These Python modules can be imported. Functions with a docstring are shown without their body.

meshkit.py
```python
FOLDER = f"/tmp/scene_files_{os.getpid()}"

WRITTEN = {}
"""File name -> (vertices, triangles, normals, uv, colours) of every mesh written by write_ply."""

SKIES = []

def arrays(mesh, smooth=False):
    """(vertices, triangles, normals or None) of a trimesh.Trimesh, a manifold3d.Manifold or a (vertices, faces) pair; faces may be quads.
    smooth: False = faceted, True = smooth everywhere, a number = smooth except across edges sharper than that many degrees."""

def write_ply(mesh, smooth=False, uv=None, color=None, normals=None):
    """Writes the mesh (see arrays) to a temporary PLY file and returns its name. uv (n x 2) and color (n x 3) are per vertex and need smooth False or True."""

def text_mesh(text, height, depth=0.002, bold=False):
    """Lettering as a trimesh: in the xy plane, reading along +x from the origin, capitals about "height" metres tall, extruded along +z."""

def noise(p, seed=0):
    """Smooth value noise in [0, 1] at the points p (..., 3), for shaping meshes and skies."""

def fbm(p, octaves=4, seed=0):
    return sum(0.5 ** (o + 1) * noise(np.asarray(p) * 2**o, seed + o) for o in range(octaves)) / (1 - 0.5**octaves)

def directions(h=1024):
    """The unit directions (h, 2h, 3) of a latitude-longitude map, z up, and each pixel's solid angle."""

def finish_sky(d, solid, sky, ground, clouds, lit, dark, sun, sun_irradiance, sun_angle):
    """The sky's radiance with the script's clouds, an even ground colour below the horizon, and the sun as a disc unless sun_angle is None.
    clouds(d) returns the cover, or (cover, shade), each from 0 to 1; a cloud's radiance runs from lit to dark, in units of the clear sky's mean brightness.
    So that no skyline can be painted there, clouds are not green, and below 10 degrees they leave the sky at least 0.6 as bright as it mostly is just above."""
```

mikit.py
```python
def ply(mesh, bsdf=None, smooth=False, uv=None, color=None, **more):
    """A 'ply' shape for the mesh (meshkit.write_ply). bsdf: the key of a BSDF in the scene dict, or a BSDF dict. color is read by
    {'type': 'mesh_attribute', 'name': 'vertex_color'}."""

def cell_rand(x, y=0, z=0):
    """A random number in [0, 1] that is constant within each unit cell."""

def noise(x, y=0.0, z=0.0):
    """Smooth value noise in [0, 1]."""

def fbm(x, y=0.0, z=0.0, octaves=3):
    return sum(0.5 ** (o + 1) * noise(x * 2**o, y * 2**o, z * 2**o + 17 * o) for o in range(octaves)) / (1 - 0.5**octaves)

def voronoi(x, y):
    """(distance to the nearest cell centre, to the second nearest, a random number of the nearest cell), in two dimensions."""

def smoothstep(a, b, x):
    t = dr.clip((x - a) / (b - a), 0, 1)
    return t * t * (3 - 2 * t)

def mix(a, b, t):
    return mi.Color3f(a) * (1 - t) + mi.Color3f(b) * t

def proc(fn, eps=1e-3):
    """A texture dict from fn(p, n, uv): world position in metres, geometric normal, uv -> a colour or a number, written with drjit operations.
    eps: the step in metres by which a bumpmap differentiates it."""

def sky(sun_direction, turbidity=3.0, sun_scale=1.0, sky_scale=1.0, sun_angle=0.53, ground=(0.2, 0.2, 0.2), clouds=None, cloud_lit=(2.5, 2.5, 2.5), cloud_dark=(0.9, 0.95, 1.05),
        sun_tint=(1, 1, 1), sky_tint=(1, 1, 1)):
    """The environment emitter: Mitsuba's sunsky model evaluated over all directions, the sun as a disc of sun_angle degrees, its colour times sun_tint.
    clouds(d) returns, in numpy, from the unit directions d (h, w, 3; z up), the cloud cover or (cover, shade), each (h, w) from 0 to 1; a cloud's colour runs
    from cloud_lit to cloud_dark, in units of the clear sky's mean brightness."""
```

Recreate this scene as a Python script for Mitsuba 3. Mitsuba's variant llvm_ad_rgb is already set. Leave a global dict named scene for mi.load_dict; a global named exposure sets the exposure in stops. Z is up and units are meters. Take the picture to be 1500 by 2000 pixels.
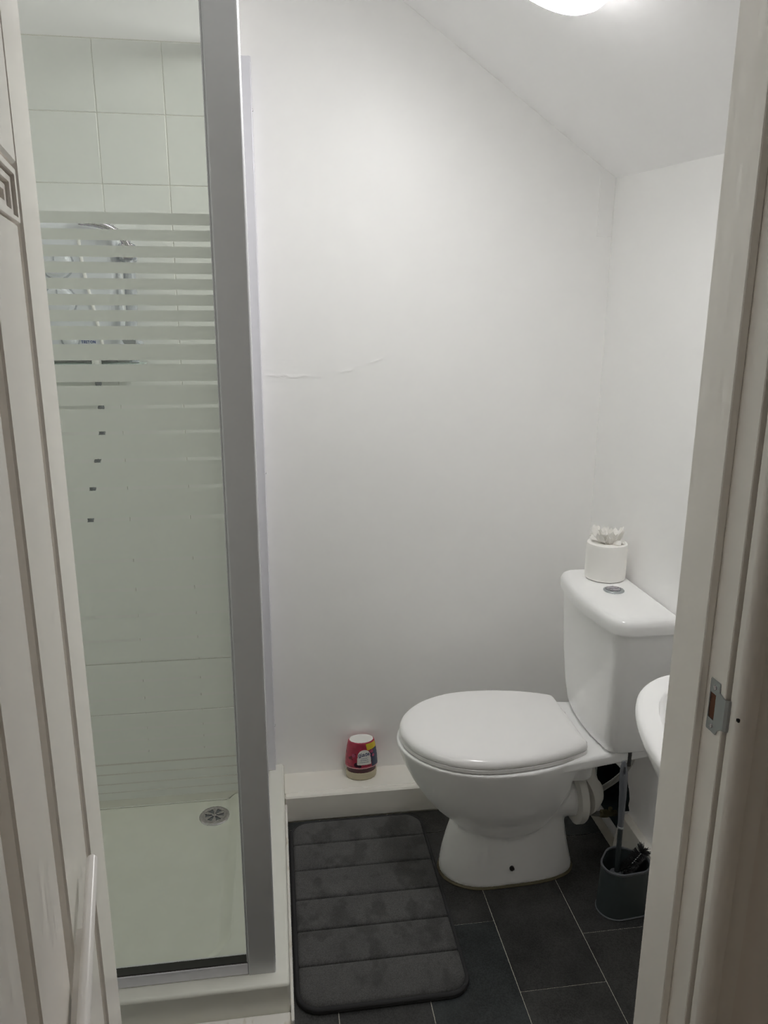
import math, random
import numpy as np, trimesh, mitsuba as mi, drjit as dr
import manifold3d as m3
from shapely.geometry import Polygon, Point, box as sbox, LineString
from shapely import affinity
import mikit, meshkit
from mikit import proc, noise, fbm, smoothstep, mix

random.seed(7); rng = np.random.default_rng(7)
scene, labels = {}, {}
T = mi.ScalarTransform4f

# ---------------------------------------------------------------- camera, light, exposure
exposure = 0.70
CAM_H = 1.47
_p, _y, _r = math.radians(14.49), math.radians(8.2), math.radians(-0.191)
_f = np.array([math.sin(_y)*math.cos(_p), math.cos(_y)*math.cos(_p), -math.sin(_p)])
_rt = np.array([math.cos(_y), -math.sin(_y), 0]); _dn = np.cross(_f, _rt)
_rt2 = math.cos(_r)*_rt + math.sin(_r)*_dn; _dn2 = -math.sin(_r)*_rt + math.cos(_r)*_dn
_m = np.eye(4); _m[:3, 0] = -_rt2; _m[:3, 1] = -_dn2; _m[:3, 2] = _f; _m[:3, 3] = [0, 0, CAM_H]
scene['camera'] = {'type': 'perspective', 'fov': math.degrees(2*math.atan(750/1503.2)), 'fov_axis': 'x', 'near_clip': 0.01, 'to_world': T(_m)}
LAMP_RADIANCE = [17.3, 17.05, 17.0]

# ---------------------------------------------------------------- room numbers (metres)
XL, XR, YN, YB, YH = -0.80, 0.94, 0.856, 2.135, 0.75     # left, right, near wall (room side), back wall, hall side of the near wall
YT = 2.0                                                 # face of the shower tiling
def ceil_z(x, y): return 1.826 - 0.668*(max(x, 0.006) - 0.94) + 0.065*(y - 2.135)

# ---------------------------------------------------------------- materials
def C(*v): return {'type': 'rgb', 'value': list(v)}
def pr(col, rough=.5, **k):
    d = {'type': 'principled', 'base_color': col if isinstance(col, dict) else C(*col), 'roughness': rough, **k}
    return {'type': 'twosided', 'bsdf': d}
def bumped(col, rough, fn, scale, eps=1e-3, **k):
    return {'type': 'twosided', 'bsdf': {'type': 'bumpmap', 'arbitrary': proc(fn, eps), 'scale': scale,
            'bsdf': {'type': 'principled', 'base_color': col if isinstance(col, dict) else C(*col), 'roughness': rough, **k}}}
def wall_h(p, n, uv):
    h = fbm(p.x*9, p.y*9, p.z*9, 3)*1.0 + fbm(p.x*70, p.y*70, p.z*70, 2)*0.12
    # filled crack that wanders over the back wall, and a few filler blobs
    cz = 1.300 + 0.010*noise(p.x*60, 3.0) + 0.30*dr.square(dr.maximum(p.x - .10, 0))*4.0
    band = dr.exp(-dr.square((p.z - cz)/0.0035))*smoothstep(-.03, .0, p.x)*(1 - smoothstep(.34, .40, p.x))*smoothstep(.42, .62, noise(p.x*48, 9.0))
    h = h + band*.75
    for (bx, bz, s) in ((.189, .618, .006), (.19, .577, .005), (.46, .62, .004), (.33, .93, .004), (.60, .80, .004), (.05, 1.02, .004), (.25, .50, .004), (.53, 1.12, .004)):
        h = h + dr.exp(-(dr.square(p.x - bx) + dr.square((p.z - bz)*.8))/(s*s))*1.1
    return h
M = scene
M['m_wall'] = bumped((.925, .921, .913), .42, wall_h, .0016, specular=.35)
M['m_ceiling'] = bumped((.92, .916, .918), .6, lambda p, n, uv: fbm(p.x*9, p.y*9, p.z*9, 3), .0012, specular=.3)
M['m_hallwall'] = pr((.86, .82, .775), .6)
M['m_hallfloor'] = pr((.42, .37, .31), .7)
def gloss_h(p, n, uv): return fbm(p.x*25, p.y*25, p.z*7, 3) + .5*fbm(p.x*120, p.y*120, p.z*18, 2)
M['m_gloss'] = bumped((.88, .855, .81), .24, gloss_h, .0010, specular=.5)
M['m_ledge'] = bumped((.84, .82, .76), .3, lambda p, n, uv: fbm(p.x*22, p.y*22, p.z*22, 3), .0022, specular=.5)
M['m_tile'] = pr((.87, .875, .845), .09, specular=.55)
M['m_grout_wall'] = pr((.72, .71, .66), .8)
M['m_ceramic'] = pr((.88, .88, .875), .07, specular=.6)
M['m_seat'] = pr((.89, .88, .875), .16, specular=.5)
def tray_col(p, n, uv): return mix((.80, .80, .74), (.70, .70, .62), .5*fbm(p.x*14, p.y*14, p.z*5, 3))
M['m_tray'] = pr(proc(tray_col), .2, specular=.5)
def strip_col(p, n, uv): return mix((.82, .80, .76), (.60, .56, .47), smoothstep(.62, .80, fbm(p.x*60, p.y*30, p.z*60, 3)))
M['m_trim'] = pr(proc(strip_col), .35)
def vinyl_fn(base):
    def fn(p, n, uv):
        a = fbm(p.x*14, p.y*14, 2.0, 4); b = noise(p.x*420, p.y*420, 1.0)
        t = dr.clip(a*.9 + (b - .5)*.5, 0, 1)
        return mix(tuple(.42*c for c in base), tuple(1.3*c for c in base), t)
    return fn
M['m_vinyl_a'] = pr(proc(vinyl_fn((.034, .034, .034))), .42, specular=.4)
M['m_vinyl_b'] = pr(proc(vinyl_fn((.040, .040, .039))), .45, specular=.4)
M['m_vinyl_c'] = pr(proc(vinyl_fn((.030, .035, .037))), .40, specular=.4)
M['m_grout_floor'] = pr((.42, .40, .35), .8)
def mat_col(p, n, uv):
    a = fbm(p.x*16, p.y*16, 5.0, 4); b = noise(p.x*700, p.y*700, 0.0); s = smoothstep(.50, .74, fbm(p.x*26 + 3, p.y*20, 9.0, 3))
    return mix((.074, .074, .075), (.105, .105, .104), a)*(.80 + .40*b)*(1 - .25*s)
M['m_mat'] = bumped(proc(mat_col), .95, lambda p, n, uv: noise(p.x*700, p.y*700, 0.0), .0007, eps=3e-4, sheen=.3, specular=.1)
M['m_mat_edge'] = pr((.040, .040, .042), .95, specular=.1)
M['m_alu'] = pr((.54, .55, .56), .38, metallic=.25, specular=.4)
M['m_alu_light'] = pr((.72, .72, .77), .35, metallic=.2, specular=.4)
M['m_rubber'] = pr((.03, .03, .028), .6)
M['m_chrome'] = {'type': 'roughconductor', 'material': 'Cr', 'alpha': .08}
M['m_steel'] = {'type': 'roughconductor', 'material': 'Cr', 'alpha': .22}
M['m_zinc'] = pr((.40, .43, .44), .4, metallic=.6)
M['m_brass'] = pr((.27, .245, .14), .35, metallic=.7)
M['m_glass'] = {'type': 'thindielectric', 'specular_transmittance': C(.87, .895, .865), 'specular_reflectance': C(.8, .8, .8)}
M['m_frost'] = {'type': 'principledthin', 'base_color': C(.85, .88, .83), 'roughness': .6, 'diff_trans': .95, 'spec_trans': 0.0, 'eta': 1.3}
M['m_white_plastic'] = pr((.93, .915, .885), .25, specular=.5)
M['m_heater_white'] = pr((.78, .80, .84), .2, specular=.5)
M['m_heater_grey'] = pr((.46, .48, .52), .3)
M['m_blue_print'] = pr((.03, .05, .20), .4)
M['m_grey_dark'] = pr((.14, .15, .16), .4)
M['m_soapdish'] = pr((.42, .50, .46), .25, specular=.5)
M['m_pipe_white'] = pr((.66, .65, .61), .35)
M['m_brush_grey'] = pr((.115, .122, .138), .42)
M['m_brush_dark'] = pr((.026, .033, .036), .5)
M['m_brush_holder'] = pr((.034, .044, .046), .45)
M['m_rim_grey'] = pr((.085, .092, .10), .45)
M['m_bristle'] = pr((.03, .03, .032), .6)
M['m_bristle_white'] = pr((.6, .6, .6), .6)
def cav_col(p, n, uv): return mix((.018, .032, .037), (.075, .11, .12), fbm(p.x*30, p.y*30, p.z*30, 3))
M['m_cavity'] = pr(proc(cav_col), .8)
M['m_wood_raw'] = pr((.12, .05, .025), .8)
M['m_hose'] = bumped((.42, .42, .40), .35, lambda p, n, uv: dr.sin(p.y*2600)*.5 + dr.sin(p.z*2600)*.5, .0006, eps=2e-4, metallic=.6)
M['m_tissue'] = pr((.87, .86, .83), .9, specular=.1)
M['m_core'] = pr((.50, .44, .36), .9)
M['m_fresh_base'] = pr((.50, .45, .32), .4)
M['m_fresh_cup'] = pr((.06, .008, .014), .3)
def cover_col(p, n, uv):
    b = mix((.33, .028, .060), (.46, .05, .09), fbm(p.x*60, p.y*60, p.z*40, 3))
    d = smoothstep(.60, .70, fbm(p.x*95 + 7, p.y*95, p.z*95, 2))*(1 - smoothstep(.165, .195, p.z))
    return b*(1 - .7*d)
M['m_fresh_cover'] = pr(proc(cover_col), .25, specular=.5)
M['m_fresh_rim'] = pr((.62, .30, .34), .25)
M['m_fresh_white'] = pr((.80, .79, .76), .3)
M['m_fresh_yellow'] = pr((.66, .50, .04), .35)
M['m_fresh_blue'] = pr((.028, .04, .09), .3)
M['m_fresh_berry'] = pr((.035, .008, .02), .3)
M['m_fresh_pink'] = pr((.40, .08, .16), .3)
M['m_ink'] = pr((.02, .035, .12), .4)
M['m_ink_grey'] = pr((.40, .42, .46), .5)
M['m_lamp_body'] = pr((.8, .8, .8), .4)
M['m_dark_hole'] = pr((.01, .01, .01), .9)
M['m_caulk_dark'] = pr((.10, .085, .05), .7)

# ---------------------------------------------------------------- helpers
counts = {}
def key_for(base):
    if base not in scene: return base
    k = counts.get(base, 0) + 1; counts[base] = k
    return f'{base}_{k:03d}'
def put(name, mesh, mat, parent=None, smooth=False, label=None, cat=None, group=None, kind=None, **more):
    key = key_for(f'{parent}__{name}' if parent else name)
    scene[key] = mikit.ply(mesh, mat, smooth=smooth, **more)
    tag(key, label, cat, group, kind); return key
def put_copy(name, d, to_world, parent=None):
    key = key_for(f'{parent}__{name}' if parent else name)
    scene[key] = {**d, 'to_world': to_world}; return key
def tag(key, label=None, cat=None, group=None, kind=None):
    e = {k: v for k, v in (('label', label), ('category', cat), ('group', group), ('kind', kind)) if v}
    if e: labels[key] = e
def to_tm(m):
    if hasattr(m, 'to_mesh'):
        q = m.to_mesh(); return trimesh.Trimesh(np.array(q.vert_properties[:, :3]), np.array(q.tri_verts), process=False)
    return m
def to_mf(t): return m3.Manifold(m3.Mesh(np.asarray(t.vertices, np.float32), np.asarray(t.faces, np.uint32)))
def cat_(*ms): return trimesh.util.concatenate([to_tm(m) for m in ms])
def bx(x0, x1, y0, y1, z0, z1, b=0.0):
    """box, with chamfered edges of width b"""
    if b <= 0:
        m = trimesh.creation.box((x1-x0, y1-y0, z1-z0)); m.apply_translation(((x0+x1)/2, (y0+y1)/2, (z0+z1)/2)); return m
    pts = []
    for sx in (0, 1):
        for sy in (0, 1):
            for sz in (0, 1):
                for a in range(3):
                    q = [(x0, x1)[sx], (y0, y1)[sy], (z0, z1)[sz]]
                    for k, s in enumerate((sx, sy, sz)):
                        if k != a: q[k] += b*(1-2*s)
                    pts.append(q)
    # keep planar faces: hull of points that each touch ... two of the planes
    pts = []
    for sx in (0, 1):
        for sy in (0, 1):
            for sz in (0, 1):
                c = [(x0, x1)[sx], (y0, y1)[sy], (z0, z1)[sz]]; d = [b*(1-2*s) for s in (sx, sy, sz)]
                for a in range(3):
                    q = [c[k] + (0 if k == a else d[k]) for k in range(3)]; pts.append(q)
    return to_tm(m3.Manifold.hull_points(np.array(pts, np.float64)))
def rbox(x0, x1, y0, y1, z0, z1, r, seg=20):
    """box with rounded edges (hull of spheres)"""
    s = m3.Manifold.sphere(r, seg); parts = [s.translate([x, y, z]) for x in (x0+r, x1-r) for y in (y0+r, y1-r) for z in (z0+r, z1-r)]
    return to_tm(m3.Manifold.batch_hull(parts))
def rect2(x0, x1, y0, y1, r=0, res=8):
    return sbox(x0+r, y0+r, x1-r, y1-r).buffer(r, quad_segs=res) if r else sbox(x0, y0, x1, y1)
def extr(poly, h, z0=0.0):
    if poly.geom_type == 'MultiPolygon': return cat_(*[extr(g, h, z0) for g in poly.geoms])
    m = trimesh.creation.extrude_polygon(poly, h, engine='earcut'); m.apply_translation((0, 0, z0)); return m
def xz_extr(poly, y0, y1):
    """polygon in (x, z) extruded along y"""
    m = extr(poly, y1-y0); v = m.vertices.copy(); m.vertices = np.stack([v[:, 0], y0 + v[:, 2], v[:, 1]], 1); m.invert(); return m
def yz_extr(poly, x0, x1):
    m = extr(poly, x1-x0); v = m.vertices.copy(); m.vertices = np.stack([x0 + v[:, 2], v[:, 0], v[:, 1]], 1); return m
def cyl(p0, p1, r, r1=None, seg=32, b=0.0):
    p0, p1 = np.array(p0, float), np.array(p1, float); L = np.linalg.norm(p1-p0); r1 = r if r1 is None else r1
    prof = [(0, 0), (r-b, 0), (r, b), (r1, L-b), (r1-b, L), (0, L)] if b else [(0, 0), (r, 0), (r1, L), (0, L)]
    m = trimesh.creation.revolve(np.array(prof), sections=seg)
    m.apply_transform(trimesh.geometry.align_vectors([0, 0, 1], (p1-p0)/L)); m.apply_translation(p0); return m
def lathe(prof, c=(0, 0, 0), seg=48):
    m = trimesh.creation.revolve(np.array(prof, float), sections=seg); m.apply_translation(c); return m
def spline(pts, n=60):
    from scipy.interpolate import CubicSpline
    p = np.array(pts, float); t = np.r_[0, np.cumsum(np.linalg.norm(np.diff(p, axis=0), axis=1))]
    return CubicSpline(t, p)(np.linspace(0, t[-1], n))
def tube(path, r, seg=12, closed=False):
    p = np.asarray(path, float); n = len(p); rr = np.broadcast_to(r, (n,))
    t = (np.roll(p, -1, 0) - np.roll(p, 1, 0)) if closed else np.gradient(p, axis=0)
    t /= np.linalg.norm(t, axis=1, keepdims=True)
    u = np.cross(t[0], [0, 0, 1.0] if abs(t[0][2]) < .9 else [1.0, 0, 0]); u /= np.linalg.norm(u); U = []
    for k in range(n):
        u = u - t[k]*np.dot(u, t[k]); u /= np.linalg.norm(u); U.append(u)
    U = np.array(U); V = np.cross(t, U); a = np.arange(seg)*2*math.pi/seg
    v = p[:, None] + rr[:, None, None]*(np.cos(a)[None, :, None]*U[:, None] + np.sin(a)[None, :, None]*V[:, None]); v = v.reshape(-1, 3); f = []
    for i in range(n if closed else n-1):
        j = (i+1) % n
        for k in range(seg):
            l = (k+1) % seg; f += [[i*seg+k, i*seg+l, j*seg+l], [i*seg+k, j*seg+l, j*seg+k]]
    if not closed:
        v = np.vstack([v, p[:1], p[-1:]]); a0, a1 = len(v)-2, len(v)-1
        for k in range(seg):
            l = (k+1) % seg; f += [[a0, l, k], [a1, (n-1)*seg+k, (n-1)*seg+l]]
    m = trimesh.Trimesh(v, np.array(f), process=False); m.fix_normals(); return m
def loft(rings, cap0=True, cap1=True):
    R = np.array(rings, float); n, s = R.shape[:2]; v = R.reshape(-1, 3); f = []
    for i in range(n-1):
        for k in range(s):
            l = (k+1) % s; f += [[i*s+k, i*s+l, (i+1)*s+l], [i*s+k, (i+1)*s+l, (i+1)*s+k]]
    extra = []
    if cap0: extra.append(R[0].mean(0)); c = len(v)+len(extra)-1; f += [[c, (k+1) % s, k] for k in range(s)]
    if cap1: extra.append(R[-1].mean(0)); c = len(v)+len(extra)-1; f += [[c, (n-1)*s+k, (n-1)*s+(k+1) % s] for k in range(s)]
    m = trimesh.Trimesh(np.vstack([v, extra]) if extra else v, np.array(f), process=False); m.fix_normals(); return m
def ring_of(poly, n=160):
    L = poly.exterior; return np.array([L.interpolate(k/n, normalized=True).coords[0] for k in range(n)])
def inset_loft(poly, steps, n=160):
    """stack of inward offsets (inset, z) of a convex outline"""
    o = ring_of(poly, n); out = []
    from shapely.ops import nearest_points
    for d, z in steps:
        if d == 0: q = o
        else:
            e = poly.buffer(-d).exterior; q = np.array([e.interpolate(e.project(Point(a))).coords[0] for a in o])
        out.append(np.c_[q, np.full(n, z)])
    return loft(out)
def move(m, R=None, t=(0, 0, 0)):
    m = m.copy()
    if R is not None:
        Q = np.eye(4); Q[:3, :3] = R; m.apply_transform(Q)
    m.apply_translation(t); return m

# ---------------------------------------------------------------- large structure
put('floor', bx(XL, XR, 0.70, YB, -.03, -.0015), 'm_grout_floor', kind='structure')
TX0, TW, TL = 0.3015-.2035*6, .2035, .352
col_off = [1.552 + k*0.1415 for k in range(-6, 5)]
room = sbox(XL+.002, YH+.002, XR-.012, 2.0065).difference(sbox(-.9, 1.30, .001, 2.2))
for ci in range(9):
    x0 = TX0 + ci*TW; off = (1.552 + (ci-6)*.1415) % TL
    for k in range(-1, 8):
        y0 = off + (k)*TL
        g = sbox(x0+.0011, y0+.0011, x0+TW-.0011, y0+TL-.0011).intersection(room)
        if g.is_empty or g.area < 1e-4: continue
        mname = ('m_vinyl_a', 'm_vinyl_b', 'm_vinyl_a', 'm_vinyl_c')[(ci*5 + k*3) % 4]
        put('tile', extr(g, .0014, -.0014), mname, 'floor')
def top(x): return 1.826 - 0.668*(max(x, 0.006)-0.94)
back = Polygon([(XL-.03, -.03), (XR+.03, -.03), (XR+.03, top(XR+.03)), (.006, top(0)), (XL-.03, top(0))])
put('wall_back', xz_extr(back, YB, YB+.03), 'm_wall', kind='structure')
put('plaster_patch', bx(.896, XR-.001, YB-.0016, YB+.001, 1.676, 1.845, .0007), 'm_wall', 'wall_back')
put('wall_left', bx(XL-.03, XL, .70, YB, -.03, 2.44), 'm_wall', kind='structure')
# right wall with the ragged hole beside the waste pipe
hole = Polygon([(2.02, -.01), (2.02, .205), (1.95, .212), (1.90, .219), (1.85, .221), (1.80, .226), (1.766, .214), (1.752, .192), (1.745, .17), (1.749, .15), (1.741, .138), (1.752, .120), (1.768, .116), (1.775, -.01)])
rw = Polygon([(.70, -.03), (YB, -.03), (YB, ceil_z(XR, YB)), (.70, ceil_z(XR, .70))]).difference(hole)
put('wall_right', yz_extr(rw, XR, XR+.03), 'm_wall', kind='structure')
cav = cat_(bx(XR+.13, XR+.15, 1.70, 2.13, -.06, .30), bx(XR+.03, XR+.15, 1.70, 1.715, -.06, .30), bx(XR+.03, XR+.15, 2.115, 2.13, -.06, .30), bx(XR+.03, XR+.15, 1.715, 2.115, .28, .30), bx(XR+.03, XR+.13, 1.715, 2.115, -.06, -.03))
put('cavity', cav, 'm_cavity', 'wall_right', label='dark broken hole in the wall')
# ceiling: sloping part and flat part
def slab(x0, x1, y0, y1, th=.03):
    v = [(x, y, ceil_z(x, y) + dz) for dz in (0, th) for x in (x0, x1) for y in (y0, y1)]
    return to_tm(m3.Manifold.hull_points(np.array(v, np.float64)))
put('ceiling', cat_(slab(.006, XR+.03, .75, YB+.03), slab(XL-.03, .006, .75, YB+.03)), 'm_ceiling', kind='structure')
# near wall with the doorway
DL, DR, DH = -.252, .53, 2.005
nw = Polygon([(XL-.03, 0), (XR+.03, 0), (XR+.03, top(XR+.03)-.083), (.006, top(0)-.083), (XL-.03, top(0)-.083)]).difference(sbox(DL, -.1, DR, DH))
put('wall_front', xz_extr(nw, YH, YN), 'm_wall', kind='structure')
# the hall the camera stands in
put('wall_hall_right', bx(1.05, 1.08, -1.1, YH, 0, 2.42), 'm_hallwall', kind='structure')
put('wall_hall_left', bx(-.78, -.75, -1.1, YH, 0, 2.42), 'm_hallwall', kind='structure')
put('wall_hall_back', bx(-.78, 1.08, -1.13, -1.1, 0, 2.42), 'm_hallwall', kind='structure')
put('ceiling_hall', bx(-.78, 1.08, -1.13, YH, 2.42, 2.45), 'm_hallwall', kind='structure')
put('wall_hall_front', xz_extr(sbox(-.78, 0, 1.05, 2.42).difference(sbox(DL, -.1, DR, DH)), YH-.004, YH), 'm_hallwall', kind='structure')
put('floor_hall', bx(-.78, 1.08, -1.13, .70, -.03, -.001), 'm_hallfloor', kind='structure')
# low boxed ledge along the back wall: top board, gap, front board
put('trim_1', bx(-.0035, XR-.001, 2.0315, YB, .0, .083, .002), 'm_ledge', kind='structure')
put('front_board', bx(-.0035, XR-.001, 2.007, 2.0308, .0, .084, .004), 'm_ledge', 'trim_1')
# skirting of the right wall, broken off at the hole
sk = Polygon([(.87, 0), (1.775, 0), (1.768, .04), (1.76, .075), (1.748, .118), (1.742, .126), (.87, .126)])
put('baseboard_right', yz_extr(sk, .918, XR-.0005), 'm_ledge', kind='structure')

# ---------------------------------------------------------------- shower wall tiling
put('wall_shower', bx(XL, -.068, YT+.008, YB, .101, 2.43), 'm_wall', kind='structure')
put('grout', cat_(bx(XL+.001, -.0685, YT+.0016, YT+.008, .101, 2.064)), 'm_grout_wall', 'wall_shower')
PT, ZT = .1525, 2.062
tile_ply = mikit.ply(rbox(-.0755, .0755, .0, .0072, -.0750, .0750, .0016, 12), 'm_tile', smooth=35)
edge_ply = mikit.ply(rbox(-.0100, .0100, .0, .0072, -.0748, .0748, .0022, 12), 'm_tile', smooth=35)
xs = [-.2245 + PT*(k + .5) for k in range(-4, 1)]
for r in range(13):
    zc = ZT - .1515*(r + .5)
    for xc in xs:
        if zc - .0748 < .101: 
            continue
        a = rng.normal(0, .25, 2)
        put_copy('tile', tile_ply, T().translate([xc, YT - .0005, zc]).rotate([1, 0, 0], float(a[0]*.5)).rotate([0, 0, 1], float(a[1]*.5)), 'wall_shower')
    if zc - .0748 >= .101: put_copy('tile', edge_ply, T().translate([-.0625+.0005, YT - .0005, zc]), 'wall_shower')
put('glazed_upstand', rbox(XL+.002, -.0525, YT, YT+.0072, .101, .1035+.0, .001, 8), 'm_tile', 'wall_shower')
for r in range(12):                                     # left wall of the shower
    zc = ZT - .1515*(r + .5)
    for k in range(4):
        put_copy('tile', tile_ply, T().translate([XL + .0005, YT - .004 - PT*(k + .5), zc]).rotate([0, 0, 1], 90), 'wall_left')

# ---------------------------------------------------------------- shower tray
tr_out = sbox(XL+.001, 1.316, -.004, 2.0)
body = to_mf(rbox(XL+.001, -.004, 1.316, 2.001, -.0+.0005, .122, .008, 16)) + to_mf(rbox(-.0505, -.004, 1.36, YB-.002, .0005, .122, .008, 16)) + to_mf(bx(XL+.001, -.03, 1.99, YB-.002, .0005, .1005))
rec = rect2(XL+.05, -.135, 1.385, 2.06, .10, 12)
o = ring_of(rec, 200); rings = []
for d, z in ((-.012, .123), (.0, .1195), (.012, .110), (.022, .1025), (.03, .1005), (.05, .0998)):
    e = rec.buffer(-d).exterior; q = np.array([e.interpolate(e.project(Point(a))).coords[0] for a in o]); rings.append(np.c_[q, np.full(len(q), z)])
cut = to_mf(loft([np.c_[rings[0][:, :2], np.full(200, .15)]] + rings))
tray = to_tm(body - cut)
rim_cut = to_mf(bx(XL, -.053, YT+.0001, 2.2, .1005, .2)); tray = to_tm((body - cut) - rim_cut)
put('body', tray, 'm_tray', 'shower_tray', smooth=35)
tag('shower_tray', 'white shower tray with a low rim under the glass screen', 'shower tray')
dc = (-.20, 1.928)
put('flange', lathe([(.028, .0995), (.042, .0995), (.0425, .1005), (.040, .1035), (.034, .1045), (.030, .1030), (.028, .1015)], (dc[0], dc[1], 0)), 'm_steel', 'shower_tray__drain', smooth=40)
g = Point(0, 0).buffer(.031, 24)
slots = [affinity.rotate(Polygon([(.006, -.001), (.025, -.0065), (.025, .0065), (.006, .001)]).buffer(.001), a, origin=(0, 0)) for a in range(0, 360, 60)]
for s in slots: g = g.difference(s)
put('grate', move(extr(g, .002), t=(dc[0], dc[1], .1018)), 'm_steel', 'shower_tray__drain')
put('well', lathe([(0, .1003), (.030, .1003), (.030, .1008), (0, .1008)], (dc[0], dc[1], 0)), 'm_grey_dark', 'shower_tray__drain')
# bead strip round the foot of the tray
put('side_bead', bx(-.0038, .0028, 1.281, 2.0065, .0, .064, .002), 'm_trim', 'tray_plinth')
put('front_bead', bx(XL+.001, -.0038, 1.281, 1.3155, .0, .052, .003), 'm_trim', 'tray_plinth')
tag('tray_plinth', 'chipped white boxing strip around the foot of the shower tray', 'plinth')

# ---------------------------------------------------------------- shower enclosure
E_ = 'shower_enclosure'
tag(E_, 'glass shower enclosure with grey aluminium corner post and frosted stripes', 'shower enclosure')
GY = 1.354
post = rect2(-.0895, -.033, 1.348, 1.392, .004, 6)
put('corner_post', extr(post, 2.072-.122, .122), 'm_alu', E_, smooth=35)
put('glazing_gasket', bx(-.0925, -.0893, 1.352, 1.362, .150, 2.030, .0008), 'm_alu', E_)
put('bottom_rail', rbox(XL+.002, -.0897, 1.350, 1.380, .122, .150, .003, 10), 'm_alu_light', E_, smooth=35)
put('seal', bx(XL+.002, -.0905, 1.352, 1.372, .150, .1535), 'm_rubber', E_)
put('top_rail', rbox(XL+.002, -.0897, 1.350, 1.390, 2.030, 2.070, .003, 10), 'm_alu', E_, smooth=35)
put('side_top_rail', rbox(-.066, -.0520, 1.3925, 1.9985, 2.030, 2.070, .003, 10), 'm_alu', E_, smooth=35)
put('side_bottom_rail', rbox(-.066, -.0520, 1.3925, 1.9985, .1225, .150, .003, 10), 'm_alu_light', E_, smooth=35)
put('wall_channel', rbox(-.0508, -.0275, 2.096, YB-.001, .1225, 2.070, .002, 10), 'm_alu_light', E_, smooth=35)
for z in (1.04, 1.955, .262): put('screw', lathe([(0, 0), (.0035, 0), (.003, .002), (0, .0026)], seg=16).apply_transform(trimesh.geometry.align_vectors([0, 0, 1], [1, 0, 0])).apply_translation((-.0277, 2.117, z)), 'm_steel', E_, smooth=40)
def quad(x0, x1, y, z0, z1): return trimesh.Trimesh([[x0, y, z0], [x1, y, z0], [x1, y, z1], [x0, y, z1]], [[0, 1, 2], [0, 2, 3]], process=False)
put('glass_pane', quad(XL+.004, -.0905, GY+.006, .151, 2.031), 'm_glass', E_)
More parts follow.
